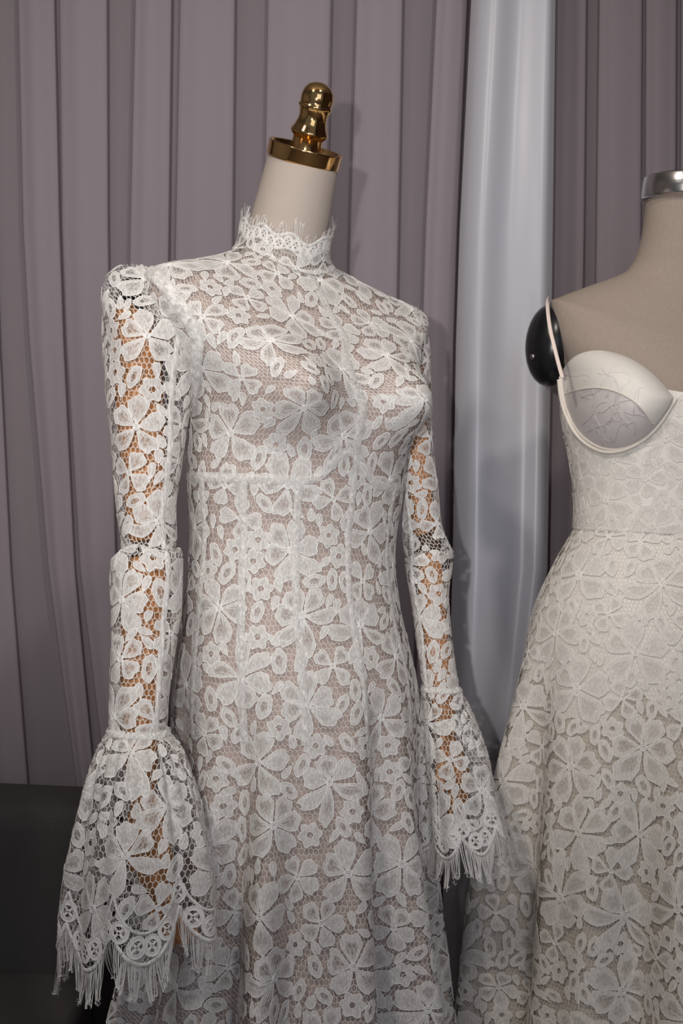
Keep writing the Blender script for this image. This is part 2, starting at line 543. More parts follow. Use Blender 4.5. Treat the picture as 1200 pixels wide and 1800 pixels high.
# ---- flat motifs, in metres, y up
class Motif:
    def __init__(s):
        s.P, s.L, s.D, s.Q, s.T, s.n, s.circ = [], [], [], [], [], 0, []

    def _add(s, P, L, D, Q=None, T=None):
        s.P.append(np.asarray(P, float)); s.L.append(np.asarray(L, float)); s.D.append(np.asarray(D, float))
        if Q is not None:
            s.Q.append(np.asarray(Q) + s.n)
        if T is not None:
            s.T.append(np.asarray(T) + s.n)
        s.n += len(P)

    def patch(s, outline, core, dens, fac=(1, 0.84, 0.6, 0.34, 0.0)):
        """a filled shape: rings shrink from the outline to a core point"""
        n = len(outline)
        P, D = [], []
        for f, d in zip(fac[:-1], dens[:-1]):
            P.append(core + (outline - core) * f); D.append(np.full(n, d))
        P.append(core[None]); D.append([dens[-1]])
        P, D = np.concatenate(P), np.concatenate(D)
        k = len(fac) - 1
        Q = grid_faces(n, k, True)
        a = (k - 1) * n + np.arange(n); b = (k - 1) * n + (np.arange(n) + 1) % n
        T = np.stack([a, b, np.full(n, k * n)], -1)
        s._add(P, np.full(len(P), 0.0010), D, Q, T)

    def cord(s, line, width=0.0010, closed=False, lift=0.0014, dens=1.0, taper=False):
        line = np.asarray(line, float)
        n = len(line)
        if closed:
            T = np.roll(line, -1, 0) - np.roll(line, 1, 0)
        else:
            T = np.gradient(line, axis=0)
        T /= np.linalg.norm(T, axis=1)[:, None] + 1e-9
        nn = np.stack([-T[:, 1], T[:, 0]], -1) * width / 2
        if taper:
            nn *= np.linspace(1, 0.45, n)[:, None]
        P = np.concatenate([line - nn, line, line + nn])
        Lf = np.concatenate([np.full(n, 0.0009), np.full(n, lift), np.full(n, 0.0009)])
        i = np.arange(n if closed else n - 1); j = (i + 1) % n
        Q = np.concatenate([np.stack([i, j, n + j, n + i], -1), np.stack([n + i, n + j, 2 * n + j, 2 * n + i], -1)])
        s._add(P, Lf, np.full(3 * n, dens), Q)

    def done(s):
        s.P = np.concatenate(s.P); s.L = np.concatenate(s.L); s.D = np.concatenate(s.D)
        s.Q = np.concatenate(s.Q) if s.Q else np.zeros((0, 4), int)
        s.T = np.concatenate(s.T) if s.T else np.zeros((0, 3), int)
        s.circ = np.array(s.circ)
        s.R = np.max(np.linalg.norm(s.P, axis=1))
        return s


def rot2(p, a):
    c, s_ = math.cos(a), math.sin(a)
    p = np.asarray(p)
    return p @ np.array([[c, s_], [-s_, c]])


def petal(m, ang, length, width, bend=0.0, base=0.004, r=random, n=24, hollow=None, cordw=0.0011):
    t = np.linspace(0, 2 * PI, n, endpoint=False)
    g = (1 - np.cos(t)) / 2
    y = base + length * g
    x = width * .535 * np.sin(t) * (0.22 + 0.98 * g)
    ph = r.uniform(0, 6)
    sc = 1 + 0.06 * np.sin(5 * t + ph) * g + 0.045 * np.sin(9 * t + ph * 2) * g
    x = x * sc
    y = base + (y - base) * (1 + 0.075 * np.sin(6 * t + ph) * g ** 2)
    x = x + bend * (y / length) ** 2
    o = rot2(np.stack([x, y], -1), ang)
    hy = r.uniform(0.38, 0.55)
    core = rot2(np.array([[bend * hy ** 2 + r.uniform(-.1, .1) * width * .5, base + length * hy]]), ang)[0]
    h = r.choice([0.15, 0.35, 0.55, 0.8]) if hollow is None else hollow
    m.patch(o, core, (0.89, 0.86, 0.3 + 0.6 * h, h), fac=(1, 0.66, 0.46, 0.0))
    m.cord(o, cordw, True)
    # a second line inside the petal, as the lace makers work it
    k = slice(3, n - 2)
    ins = core + (o - core) * 0.66
    if r.random() < 0.6:
        m.cord(ins[k][::1], cordw * 0.6, False, 0.0012)
    # threads running from the flower's heart into the petal
    for q in (-0.10, 0.10):
        yy = np.linspace(base * 0.5, base + length * r.uniform(0.35, 0.6), 6)
        xx = q * width * (yy / length) * 1.6 + bend * (yy / length) ** 2
        m.cord(rot2(np.stack([xx, yy], -1), ang), cordw * 0.65, False, 0.0013)
    c = rot2(np.array([[bend * 0.36, base + length * 0.62]]), ang)[0]
    m.circ.append((c[0], c[1], width * 0.46))
    c2 = rot2(np.array([[0, base + length * 0.25]]), ang)[0]
    m.circ.append((c2[0], c2[1], width * 0.22))


def ring_shape(n, rx, ry, wob=0.0, k=6, ph=0.0):
    t = np.linspace(0, 2 * PI, n, endpoint=False)
    f = 1 + wob * np.sin(k * t + ph)
    return np.stack([rx * np.cos(t) * f, ry * np.sin(t) * f], -1)


def big_flower(seed, s=1.0):
    r = random.Random(seed)
    m = Motif()
    kind = seed % 3
    if kind == 0:      # five round petals
        spec = [(0, .040, .036, 0), (1.25, .038, .036, .004), (-1.25, .038, .036, -.004), (2.5, .041, .033, .006), (-2.5, .041, .033, -.006)]
    elif kind == 1:    # upper petals round, lower ones long and curved
        spec = [(0.15, .036, .038, 0), (1.25, .036, .034, .003), (-1.0, .038, .034, -.003), (2.35, .048, .027, .014), (-2.2, .046, .026, -.014), (3.05, .050, .024, .004)]
    else:              # six petals, butterfly-like
        spec = [(0.5, .040, .031, .003), (-0.5, .040, .031, -.003), (1.55, .036, .034, 0), (-1.55, .036, .034, 0), (2.6, .043, .031, .006), (-2.6, .043, .031, -.006)]
    for a, l, w, b in spec:
        petal(m, a + r.uniform(-.12, .12), l * s * r.uniform(.92, 1.08), w * s * r.uniform(.92, 1.1), b * s, .0045 * s, r)
    o = ring_shape(12, .0052 * s, .0052 * s)
    m.patch(o, np.zeros(2), (1, .95, .85, .8, .8))
    m.cord(o, .0014, True, .0022)
    m.cord(ring_shape(9, .0026 * s, .0026 * s), .0009, True, .0022)
    return m.done()


def mid_flower(seed):
    r = random.Random(seed + 50)
    m = Motif()
    n = r.choice([4, 5])
    for k in range(n):
        petal(m, k * 2 * PI / n + r.uniform(-.15, .15), r.uniform(.021, .026), r.uniform(.020, .024), r.uniform(-.003, .003), .003, r, n=18)
    o = ring_shape(9, .0035, .0035)
    m.patch(o, np.zeros(2), (1, .95, .9, .9, .9)); m.cord(o, .0011, True, .002)
    return m.done()


def sprig(seed):
    """small six-lobed flower with a pierced heart"""
    m = Motif()
    o = ring_shape(36, .0135, .0135, .16, 6, seed)
    inn = ring_shape(36, .0042, .0042, .12, 6, seed)
    P = np.concatenate([o, inn]); n = 36
    m._add(P, np.full(72, .001), np.concatenate([np.full(36, .89), np.full(36, .8)]), grid_faces(n, 2, True))
    m.cord(o, .0011, True); m.cord(inn, .0009, True)
    for k in range(6):
        a = k * PI / 3 + .3
        m.cord(np.array([[.004 * math.cos(a), .004 * math.sin(a)], [.011 * math.cos(a), .011 * math.sin(a)]]), .0006, False, .0012)
    m.circ.append((0, 0, .0135))
    return m.done()


def oval(seed):
    """pierced oval leaf"""
    r = random.Random(seed + 90)
    m = Motif()
    rx, ry = r.uniform(.007, .0095), r.uniform(.013, .0175)
    o = ring_shape(22, rx, ry, .05, 5, seed)
    m.patch(o, np.array([0, -.001]), (.89, .88, .86, .3, .15), fac=(1, .8, .56, .42, 0))
    m.cord(o, .0011, True); m.cord(o * .5, .0008, True)
    m.circ += [(0, ry * .5, rx), (0, -ry * .5, rx)]
    return m.done()


def leaf(seed):
    r = random.Random(seed + 130)
    m = Motif()
    l, w = r.uniform(.014, .022), r.uniform(.0075, .0105)
    t = np.linspace(0, 2 * PI, 18, endpoint=False)
    o = np.stack([w * .5 * np.sin(t) * (1 - .35 * np.cos(t)), -l / 2 * np.cos(t)], -1)
    m.patch(o, np.zeros(2), (.89, .88, .86, .8, .6), fac=(1, .8, .55, .3, 0))
    m.cord(o, .001, True)
    m.cord(np.array([[0, -l * .75], [0, -l * .2], [0, l * .3]]), .0009)
    m.circ += [(0, 0, w * .6), (0, l * .35, w * .35), (0, -l * .35, w * .35)]
    return m.done()


BIG = [big_flower(k, .86) for k in range(12)]
BIG_R = [big_flower(k, 1.0) for k in range(9)]
BIG_S = [big_flower(k, 0.78) for k in range(9)]
MID = [mid_flower(k) for k in range(6)]
SPR = [sprig(k) for k in range(3)]
OVA = [oval(k) for k in range(4)]
LEA = [leaf(k) for k in range(5)]


def lay(surf, m, u, v, ang, flip=False, lift=0.0, scale=1.0):
    """a flat motif laid onto the cloth at (u, v)"""
    p = rot2(m.P * (np.array([-1, 1]) if flip else 1) * scale, ang)
    J = surf.frame(u, v)
    d = np.stack([p[:, 0], -p[:, 1]], -1) @ J.T
    U, W = u + d[:, 0], np.clip(v + d[:, 1], surf.v0, surf.v1)
    return surf.at(U, W, m.L + lift)


def circ_world(surf, m, u, v, ang, flip, scale=1.0):
    c = m.circ.copy() * scale
    p = rot2(c[:, :2] * (np.array([-1, 1]) if flip else 1), ang)
    J = surf.frame(u, v)
    d = np.stack([p[:, 0], -p[:, 1]], -1) @ J.T
    return surf.P(u + d[:, 0], np.clip(v + d[:, 1], surf.v0, surf.v1)), c[:, 2]


def scatter(surf, v0, v1, bigs, spacing, tries=(900, 1500, 2600), inside=None, seed=3, fill=0.86, mids=True, scale=1.0):
    """packs flowers, then sprigs, ovals and leaves into what is left; returns a list of placements"""
    r = random.Random(seed)
    # sample positions evenly over the cloth's area
    uu = np.linspace(surf.u0, surf.u1, 121); vv = np.linspace(v0, v1, 121)
    G = surf.P(*np.meshgrid(uu, vv))
    e1 = G[:-1, 1:] - G[:-1, :-1]; e2 = G[1:, :-1] - G[:-1, :-1]
    area = np.linalg.norm(np.cross(e1, e2), axis=-1)
    cum = np.cumsum(area.ravel()); cum /= cum[-1]

    gen = np.random.default_rng(seed)

    def batch(n):
        k = np.minimum(np.searchsorted(cum, gen.random(n)), len(cum) - 1)
        j, i = np.divmod(k, 120)
        U = uu[i] + gen.random(n) * (uu[1] - uu[0]); W = vv[j] + gen.random(n) * (vv[1] - vv[0])
        return U, W, surf.P(U, W)
    out = []
    cen = np.zeros((0, 3))
    CP, CR = np.zeros((0, 3)), np.zeros(0)

    def put(kind, m, u, v, a, fl):
        nonlocal CP, CR
        p, q = circ_world(surf, m, u, v, a, fl, scale)
        CP = np.concatenate([CP, p]); CR = np.concatenate([CR, q])
        out.append((kind, m, u, v, a, fl))
    for u, v, p in zip(*batch(tries[0])):
        if inside is not None and not inside(u, v, 0.030):
            continue
        if len(cen) and np.min(np.linalg.norm(cen - p, axis=1)) < spacing:
            continue
        m = r.choice(bigs)
        a = r.uniform(-.5, .5) + (0 if r.random() < .75 else PI)
        p2, q2 = circ_world(surf, m, u, v, a, False, scale)
        if len(CP):
            dist = np.linalg.norm(CP[None] - p2[:, None], axis=2) - (CR[None] + q2[:, None]) * .88
            if dist.min() < 0:
                continue
        cen = np.concatenate([cen, p[None]])
        put('big', m, u, v, a, False)
    for n, fam, kind in ((tries[1] if mids else 0, MID, 'mid'), (tries[2], SPR + OVA, 'small'), (tries[2], OVA + LEA, 'small'), (tries[2], LEA, 'small')):
        for u, v, p in zip(*batch(n)):
            if inside is not None and not inside(u, v, 0.012):
                continue
            if len(CP):
                near = ((CP - p) ** 2).sum(1) < .0036
                if near.any() and (np.linalg.norm(CP[near] - p, axis=1) - CR[near] - .004).min() < 0:
                    continue
            m = r.choice(fam); a = r.gauss(0, .6) + (0 if r.random() < .6 else PI); fl = r.random() < .5
            p2, q2 = circ_world(surf, m, u, v, a, fl, scale)
            if len(CP):
                near = np.linalg.norm(CP - p2[0], axis=1) < .06
                if near.any():
                    dist = np.linalg.norm(CP[near][None] - p2[:, None], axis=2) - (CR[near][None] + q2[:, None]) * fill
                    if dist.min() < 0:
                        continue
            put(kind, m, u, v, a, fl)
    return out


def embroider(surf, placements, parent, mat, name='lace_flower', lift=0.0, scale=1.0, singles=('big',), rest='lace_sprigs'):
    """large flowers as pieces of their own, the small filling joined"""
    bag = Bag()
    for kind, m, u, v, a, fl in placements:
        V = lay(surf, m, u, v, a, fl, lift + RNG.uniform(0, .0004), scale)
        if kind in singles:
            mesh_ob(name, V, [m.Q, m.T], mat, parent, True, {'weave': m.D})
        else:
            bag.add(V, [m.Q, m.T], m.D)
    if bag.n:
        o = bag.build(rest, mat, parent)
        o['kind'] = 'stuff'
        return o


def band(surf, uv, width, name, mat, parent, dens=0.8, lift=0.0013, pucker=0.00045, cords=True):
    """a sewn strip following a line of (u, v) points on the cloth"""
    uv = np.asarray(uv, float)
    n = len(uv)
    c = surf.P(uv[:, 0], uv[:, 1]); nn = surf.Nrm(uv[:, 0], uv[:, 1])
    T = np.gradient(c, axis=0); T /= np.linalg.norm(T, axis=1)[:, None] + 1e-9
    s = np.cross(nn, T)
    k = 7
    offs = np.linspace(-.5, .5, k) * width
    prof = lift * (1 + .9 * np.cos(np.linspace(-PI / 2, PI / 2, k)))
    V, D = [], []
    for j in range(k):
        w = RNG.normal(0, pucker, n)
        V.append(c + s * (offs[j] + RNG.normal(0, pucker, n))[:, None] + nn * (prof[j] + w)[:, None])
        D.append(np.clip(dens + RNG.normal(0, .12, n) - (.35 if j in (0, k - 1) else 0), .2, 1))
    return mesh_ob(name, np.concatenate(V), [grid_faces(n, k, False)], mat, parent, True, {'weave': np.concatenate(D)})


# ------------------------------------------------------------------ the front form and its dress: body
D0 = 1.45
PSI = math.radians(35)
ER = np.array([math.cos(PSI), math.sin(PSI), 0]); EF = np.array([math.sin(PSI), -math.cos(PSI), 0])
AX = at(516, 950, D0); AX = np.array([AX[0], D0, 0])
# height at side, front, back (over eye level) | half width | depth front, back | forward shift
BODY = np.array([
    (.460, .445, .475, .0490, .0490, .0490, .000, -.012),
    (.400, .385, .415, .0530, .0530, .0530, -.022, -.012),
    (.345, .320, .368, .0600, .0560, .0580, -.040, -.012),
    (.328, .288, .348, .092, .070, .078, -.038, -.008),
    (.311, .255, .322, .142, .084, .090, -.032, -.004),
    (.290, .222, .278, .205, .096, .100, -.022, .000),
    (.250, .190, .235, .208, .108, .105, -.010, -.013),
    (.190, .160, .180, .180, .116, .110, .000, -.013),
    (.125, .125, .125, .154, .118, .110, .000, .000),
    (.035, .035, .035, .150, .112, .106, .000, .002),
    (-.040, -.040, -.040, .142, .106, .105, .000, .002),
    (-.120, -.120, -.120, .148, .116, .113, .000, .004),
    (-.220, -.220, -.220, .164, .135, .135, .000, .015),
    (-.330, -.330, -.330, .168, .144, .145, .000, .021),
    (-.500, -.500, -.500, .184, .162, .166, .000, .020),
    (-.700, -.700, -.700, .205, .188, .190, .000, .018),
    (-1.085, -1.085, -1.085, .255, .245, .245, .000, .018)])
V_SPLIT = 9.0


def body_fn(u, v):
    u, v = np.broadcast_arrays(u, v)
    T = spline(BODY, v)
    s, c = np.sin(u), np.cos(u)
    sp = np.sign(s) * np.abs(s) ** .94; cp = np.sign(c) * np.abs(c) ** .94
    lat = T[..., 3] * sp + T[..., 7]
    fr = np.where(c > 0, T[..., 4], T[..., 5])
    fwd = T[..., 6] + fr * cp
    z = T[..., 0] + np.where(c > 0, T[..., 1] - T[..., 0], T[..., 2] - T[..., 0]) * c * c
    # bust
    for sg in (-1, 1):
        dz = z - .140
        sz = np.where(dz > 0, .060, .043)
        b = .052 * np.exp(-((lat - sg * .078) / .050) ** 2 - (dz / sz) ** 2) * sstep(0, .25, c)
        fwd = fwd + b; lat = lat + b * .25 * sg
    # skirt folds
    A = .030 * sstep(.18, .80, -z) + .004 * sstep(.16, .3, -z)
    w = 1 + (A * (np.cos(11 * u + 1.0) + .55 * np.cos(17 * u + .3 + 1.5 * z) + .35 * np.cos(6 * u + 2))) / .2
    lat = lat * w; fwd = fwd * w
    return AX + lat[..., None] * ER + fwd[..., None] * EF + np.stack([0 * z, 0 * z, z + H], -1)


def body_in(v):
    v = np.asarray(v, float)
    T = spline(BODY, v)
    return AX + T[..., 6:7] * EF + T[..., 7:8] * ER + np.stack([0 * v, 0 * v, T[..., 0] + H], -1)


# ---- dress form
form = thing('dress_form', (AX[0], AX[1], 0), 'cream cloth dress form with gold neck cap and finial wearing the long-sleeved lace dress', 'dress form')
torso = Surf(body_fn, body_in, 0, 13)
sheet(torso, 96, 120, lambda v: -.003 - .009 * sstep(1.5, 3, v), 'torso', M['form_cream'], form)
neck_top = body_in(0.0)
ax_n = EF * .30 + np.array([0.055, -.17, 1.0]); ax_n /= np.linalg.norm(ax_n)
cap0 = neck_top - ax_n * .003
G = .785                        # the finial's size against its drawing
V, f = lathe([(.0, .004), (.044, .004), (.046, .0), (.0485, .0), (.0495, .002), (.0495, .0175), (.0500, .019), (.0488, .020), (.0476, .019), (.0470, .007), (.044, .005), (.0, .005)], cap0, ax_n, 64)
cp_ = mesh_ob('neck_cap', V, [f], M['gold'], form)
V, f = lathe([(r_ * 1.08, h_ * G - .001) for r_, h_ in [(.0, .004), (.020, .004), (.0205, .008), (.0190, .011), (.0186, .040), (.0192, .0425), (.0226, .046), (.0236, .049), (.0228, .052), (.0200, .059),
              (.0176, .068), (.0170, .075), (.0178, .082), (.0196, .088), (.0210, .0905), (.0202, .093), (.0190, .0945),
              (.0197, .099), (.0197, .107), (.0180, .116), (.0142, .1235), (.0082, .1282), (.0, .1298)]], cap0, ax_n, 48)
mesh_ob('finial', V, [f], M['gold'], form)
V, f = lathe([(0, -.95), (.02, -.95), (.02, -.2), (0, -.2)], (AX[0], AX[1], H + .12), (0, 0, 1), 16)
V[:, 2] = np.clip(V[:, 2], .03, None)
mesh_ob('stand_pole', V, [f], M['steel'], form)
V, f = lathe([(0, 0), (.15, 0), (.15, .012), (.14, .02), (.03, .03), (0, .03)], (AX[0], AX[1], 0.001), (0, 0, 1), 40)
mesh_ob('stand_base', V, [f], M['black'], form)

# ---- the dress
dress = thing('lace_dress', (AX[0], AX[1], 0), 'white long-sleeved high-necked lace dress with fringed bell cuffs', 'dress')
up = Surf(body_fn, body_in, 2.0, V_SPLIT)
low = Surf(body_fn, body_in, V_SPLIT, 16)
sheet(Surf(body_fn, body_in, 2.1, 16), 220, 260, -.0045, 'lining', M['nude'], dress)


def hem_seam_v(u):
    """the raised seam under the bust, peaking at the centre front"""
    return 9.0 - .42 * np.exp(-(u / .20) ** 2) - .0 * u


whole = Surf(body_fn, body_in, 2.15, 16)
V, Fq = net(whole, 2.15, 9.0)
bod = mesh_ob('bodice', V, [Fq], M['thread'], dress)
V, Fq = net(whole, 9.0, 15.6)
skirt = mesh_ob('skirt', V, [Fq], M['thread'], dress)
pl = scatter(whole, 2.35, 15.2, BIG, .073, tries=(7000, 3500, 9000), seed=5, fill=.88)
embroider(whole, [p for p in pl if p[3] < 9.0], bod, M['lace'])
embroider(whole, [p for p in pl if p[3] >= 9.0], skirt, M['lace'])
print('front dress motifs', len([1 for p in pl if p[0] == 'big']), len([1 for p in pl if p[0] == 'mid']), len(pl))
uu = np.linspace(-1.9, 1.5, 150)
band(whole, np.stack([uu, hem_seam_v(uu)], -1), .013, 'underbust_seam', M['lace'], dress, .85)
for u_ in (-1.45, -.93, -.42, .06, .62):
    vv = np.linspace(float(hem_seam_v(np.array(u_))), 12.6, 110)
    band(whole, np.stack([np.full(110, u_) * (1 + 0 * vv), vv], -1), .011, 'boning_seam', M['lace'], dress, .84)
vv = np.linspace(2.2, float(hem_seam_v(np.array(.04))), 120)
band(whole, np.stack([np.full(120, .05), vv], -1), .014, 'centre_seam', M['lace'], dress, .72)

# ---- collar
def collar_fn(u, v):
    p = body_fn(u, np.clip(v, 0, 16))
    c = body_in(np.broadcast_arrays(u, v)[1])
    k = .003 + .004 * sstep(2.0, 1.1, v) + .002 * np.sin(5 * np.asarray(u)) * sstep(2.0, 1.3, v)
    d = p - c
    d[..., 2] = 0
    d /= np.linalg.norm(d, axis=-1)[..., None] + 1e-9
    return p + d * k[..., None]


col_s = Surf(collar_fn, body_in, 1.1, 2.35)


def collar_top(u):
    return 1.56 + .06 * np.cos(9 * u + .5) - .20 * sstep(.6, 1.5, np.abs(u + .6))


V, Fq = net(col_s, 1.1, 2.35, .0048, .0052, .0006, clip=lambda u, v: v > collar_top(u))
collar = mesh_ob('collar', V, [Fq], M['thread'], dress)
pl = scatter(col_s, 1.55, 2.3, BIG_S[:0] or MID, .030, tries=(0, 500, 2500), seed=9, inside=lambda u, v, m: v > collar_top(u) + .40)
embroider(col_s, pl, collar, M['lace'])
uu = np.linspace(-PI, PI, 240)


def edge_border(surf, hem, ring_r, n_ring, sgn, name, parent, mat, row_off):
    """pierced rings in a row between two heavy cords, along a scalloped edge; sgn = +1 when the edge is below"""
    bag = Bag()
    for k in range(n_ring):
        u = surf.u0 + (k + .5) / n_ring * (surf.u1 - surf.u0)
        J = surf.frame(u, float(hem(u)))
        v = float(hem(u)) - sgn * row_off * J[1, 1]
        m = Motif()
        o = ring_shape(20, ring_r, ring_r * 1.1); i = ring_shape(20, ring_r * .62, ring_r * .70)
        m._add(np.concatenate([o, i]), np.full(40, .0012), np.full(40, .98), grid_faces(20, 2, True))
        m.cord(o, .0011, True, .0018); m.cord(i, .0009, True, .0018)
        for q in range(4):
            a = q * PI / 2 + .78
            m.cord(np.array([[.1, 0], [.6, 0]]) * ring_r @ np.array([[math.cos(a), math.sin(a)], [-math.sin(a), math.cos(a)]]), ring_r * .26, False, .0014)
        m.done()
        bag.add(lay(surf, m, u, v, 0), [m.Q, m.T], m.D)
    U = np.linspace(surf.u0, surf.u1, 360)
    for off, w in ((row_off - ring_r * 1.5, .0042), (row_off + ring_r * 1.45, .0034)):
        J = surf.frame(0, float(hem(0.0)))
        vm = hem(U) - sgn * off * J[1, 1]
        P0 = surf.P(U, vm); nn = surf.Nrm(U, vm)
        T = np.gradient(P0, axis=0); T /= np.linalg.norm(T, axis=1)[:, None] + 1e-9
        s = np.cross(nn, T) * w / 2
        V = np.concatenate([P0 - s + nn * .0008, P0 + nn * .0022, P0 + s + nn * .0008])
        bag.add(V, [grid_faces(360, 3, False)], np.clip(RNG.normal(.95, .1, len(V)), .5, 1))
    return bag.build(name, mat, parent)


def fringe(surf, hem, sgn, n, length, name, parent, mat, clump=9, width=.0008, droop=True, spread=.004):
    """loose warp threads hanging from a cut lace edge"""
    bag = Bag()
    us = np.linspace(surf.u0, surf.u1, n, endpoint=False) + RNG.normal(0, .003, n)
    cl = RNG.normal(0, spread, (n // clump + 2, 3))
    for k, u in enumerate(us):
        v = float(hem(u))
        uc = us[min(n - 1, (k // clump) * clump + clump // 2)]
        p = surf.P(np.array([u]), np.array([v]))[0]
        pc = surf.P(np.array([uc]), np.array([float(hem(uc))]))[0]
        e = .02
        d = (surf.P(np.array([u]), np.array([v])) - surf.P(np.array([u]), np.array([v - sgn * e])))[0]
        d /= np.linalg.norm(d) + 1e-9
        if droop:
            d = d * .7 + np.array([0, 0, -1]) * .35
            d /= np.linalg.norm(d)
        L = length * RNG.uniform(.86, 1.05)
        t = np.linspace(0, 1, 7)[:, None]
        q = cl[k // clump] + (pc - p) * (.5 if droop else .3)
        c = p + d * L * t + q * t ** 1.4 + RNG.normal(0, spread * .22, 3) * t * (1 - t) * 3 + RNG.normal(0, spread * .25, 3) * t ** 2
        n_ = surf.Nrm(np.array([u]), np.array([v]))[0]
        s = np.cross(d, n_); s /= np.linalg.norm(s) + 1e-9
        w = width * (1 + .5 * (t > .9))
        V = np.concatenate([c - s * w / 2, c + n_ * .0003, c + s * w / 2])
        bag.add(V, [grid_faces(7, 3, False)])
        if k % 2 == 0 and droop:           # knots and tangles at the thread ends
            a = c[-1]
            ends = a + np.cumsum(np.concatenate([[[0, 0, 0]], RNG.normal(0, .0012, (5, 3))]), 0)
            ss = np.cross(np.gradient(ends, axis=0), n_); ss /= np.linalg.norm(ss, axis=1)[:, None] + 1e-9
            bag.add(np.concatenate([ends - ss * width / 2, ends + ss * width / 2]), [grid_faces(6, 2, False)])
    o = bag.build(name, mat, parent)
    o['kind'] = 'stuff'
    return o


edge_border(col_s, collar_top, .0062, 34, -1, 'collar_border', dress, M['lace'], .009)
fringe(col_s, lambda u: collar_top(u) + .02, -1, 170, .016, 'collar_fringe', dress, M['thread'], clump=3, droop=False, spread=.0035, width=.0007)

# ---- sleeves: (py, centre px, half width px, distance)
def arm_surface(rows, ry=.95, wr=None, dz=None):
    rows = np.array(rows, float)

    def fn(u, v):
        u, v = np.broadcast_arrays(u, v)
        T = spline(rows, v)
        c = at(T[..., 1], T[..., 0], T[..., 3])
        r = T[..., 2] / F * T[..., 3]
        w = 1.0
        if wr is not None:
            w = wr(u, v)
        x = r * w * np.sin(u); y = -r * ry * w * np.cos(u)
        return c + np.stack([x, y, 0 * x if dz is None else dz(u, v)], -1)

    def ins(v):
        T = spline(rows, np.asarray(v, float))
        return at(T[..., 1], T[..., 0], T[..., 3])
    return fn, ins, len(rows) - 1


def wr_sleeve(e0):
    def w(u, v):
        return 1 + .030 * np.sin(3 * u + 1.7 * v) + .022 * np.sin(5 * u - 2.3 * v + 1) + .05 * np.exp(-((v - e0) / 1.2) ** 2) * np.sin(2 * u + 4.5 * v)
    return w


SL = [(466, 238, 10, 1.37), (474, 234, 30, 1.37), (494, 232, 46, 1.365), (530, 244, 62, 1.36), (580, 262, 79, 1.355), (640, 263, 79, 1.35), (720, 260, 69, 1.345), (800, 261, 60, 1.34),
      (890, 258, 50, 1.33), (950, 260, 47, 1.325), (976, 262, 46, 1.32), (986, 263, 44, 1.318), (976, 262, 50, 1.314), (972, 260, 56, 1.311), (986, 259, 60, 1.309), (1014, 258, 61, 1.306), (1060, 257, 60, 1.30), (1110, 253, 56, 1.295),
      (1200, 248, 51, 1.285), (1290, 244, 49, 1.275)]
SR = [(538, 724, 8, 1.54), (548, 720, 20, 1.54), (575, 712, 34, 1.535), (620, 715, 39, 1.53), (700, 722, 36, 1.53), (800, 728, 33, 1.525), (860, 737, 31, 1.52), (920, 744, 33, 1.515),
      (955, 752, 39, 1.51), (974, 756, 39, 1.51), (984, 756, 36, 1.507), (976, 755, 39, 1.505), (984, 754, 41, 1.505), (1002, 753, 39, 1.505), (1030, 753, 34, 1.50), (1080, 759, 31, 1.50), (1150, 766, 30, 1.495), (1216, 774, 30, 1.49)]
CL = [(1282, 244, 47, 1.275), (1296, 245, 58, 1.275), (1330, 248, 76, 1.27), (1400, 251, 98, 1.265), (1500, 253, 120, 1.26), (1600, 252, 129, 1.258), (1690, 250, 131, 1.255), (1740, 250, 132, 1.255)]
CR = [(1208, 774, 29, 1.49), (1220, 777, 36, 1.49), (1255, 786, 44, 1.488), (1310, 797, 56, 1.485), (1370, 805, 63, 1.482), (1440, 815, 71, 1.48), (1490, 824, 77, 1.478), (1530, 828, 80, 1.478)]


def make_sleeve(rows, e0, seed, side):
    def sag(u, v):      # the cloth bunched at the elbow hangs unevenly
        g = np.exp(-((v - e0) / 2.2) ** 2)
        h = np.exp(-((v - e0 + 2.5) / 2.5) ** 2)
        return g * (.0085 * np.sin(u + .9) + .0045 * np.cos(3 * u + .5)) + h * (.004 * np.sin(2 * u + 2) - .004 * np.cos(4 * u))
    fn, ins, n = arm_surface(rows, .95, wr_sleeve(e0), sag)
    sf = Surf(fn, ins, 0, n)
    V, Fq = net(sf, .4, n, .0060, .0068, .0007)
    o = mesh_ob('sleeve', V, [Fq], M['thread'], dress)
    p = scatter(sf, .7, n - .2, BIG_S, .066, tries=(1200, 1500, 3500), seed=seed, fill=.98)
    embroider(sf, p, o, M['lace'])
    vv = np.linspace(.8, n, 150)
    band(sf, np.stack([np.full(150, side), vv], -1), .008, 'sleeve_seam', M['lace'], o, .9)
    return sf, o


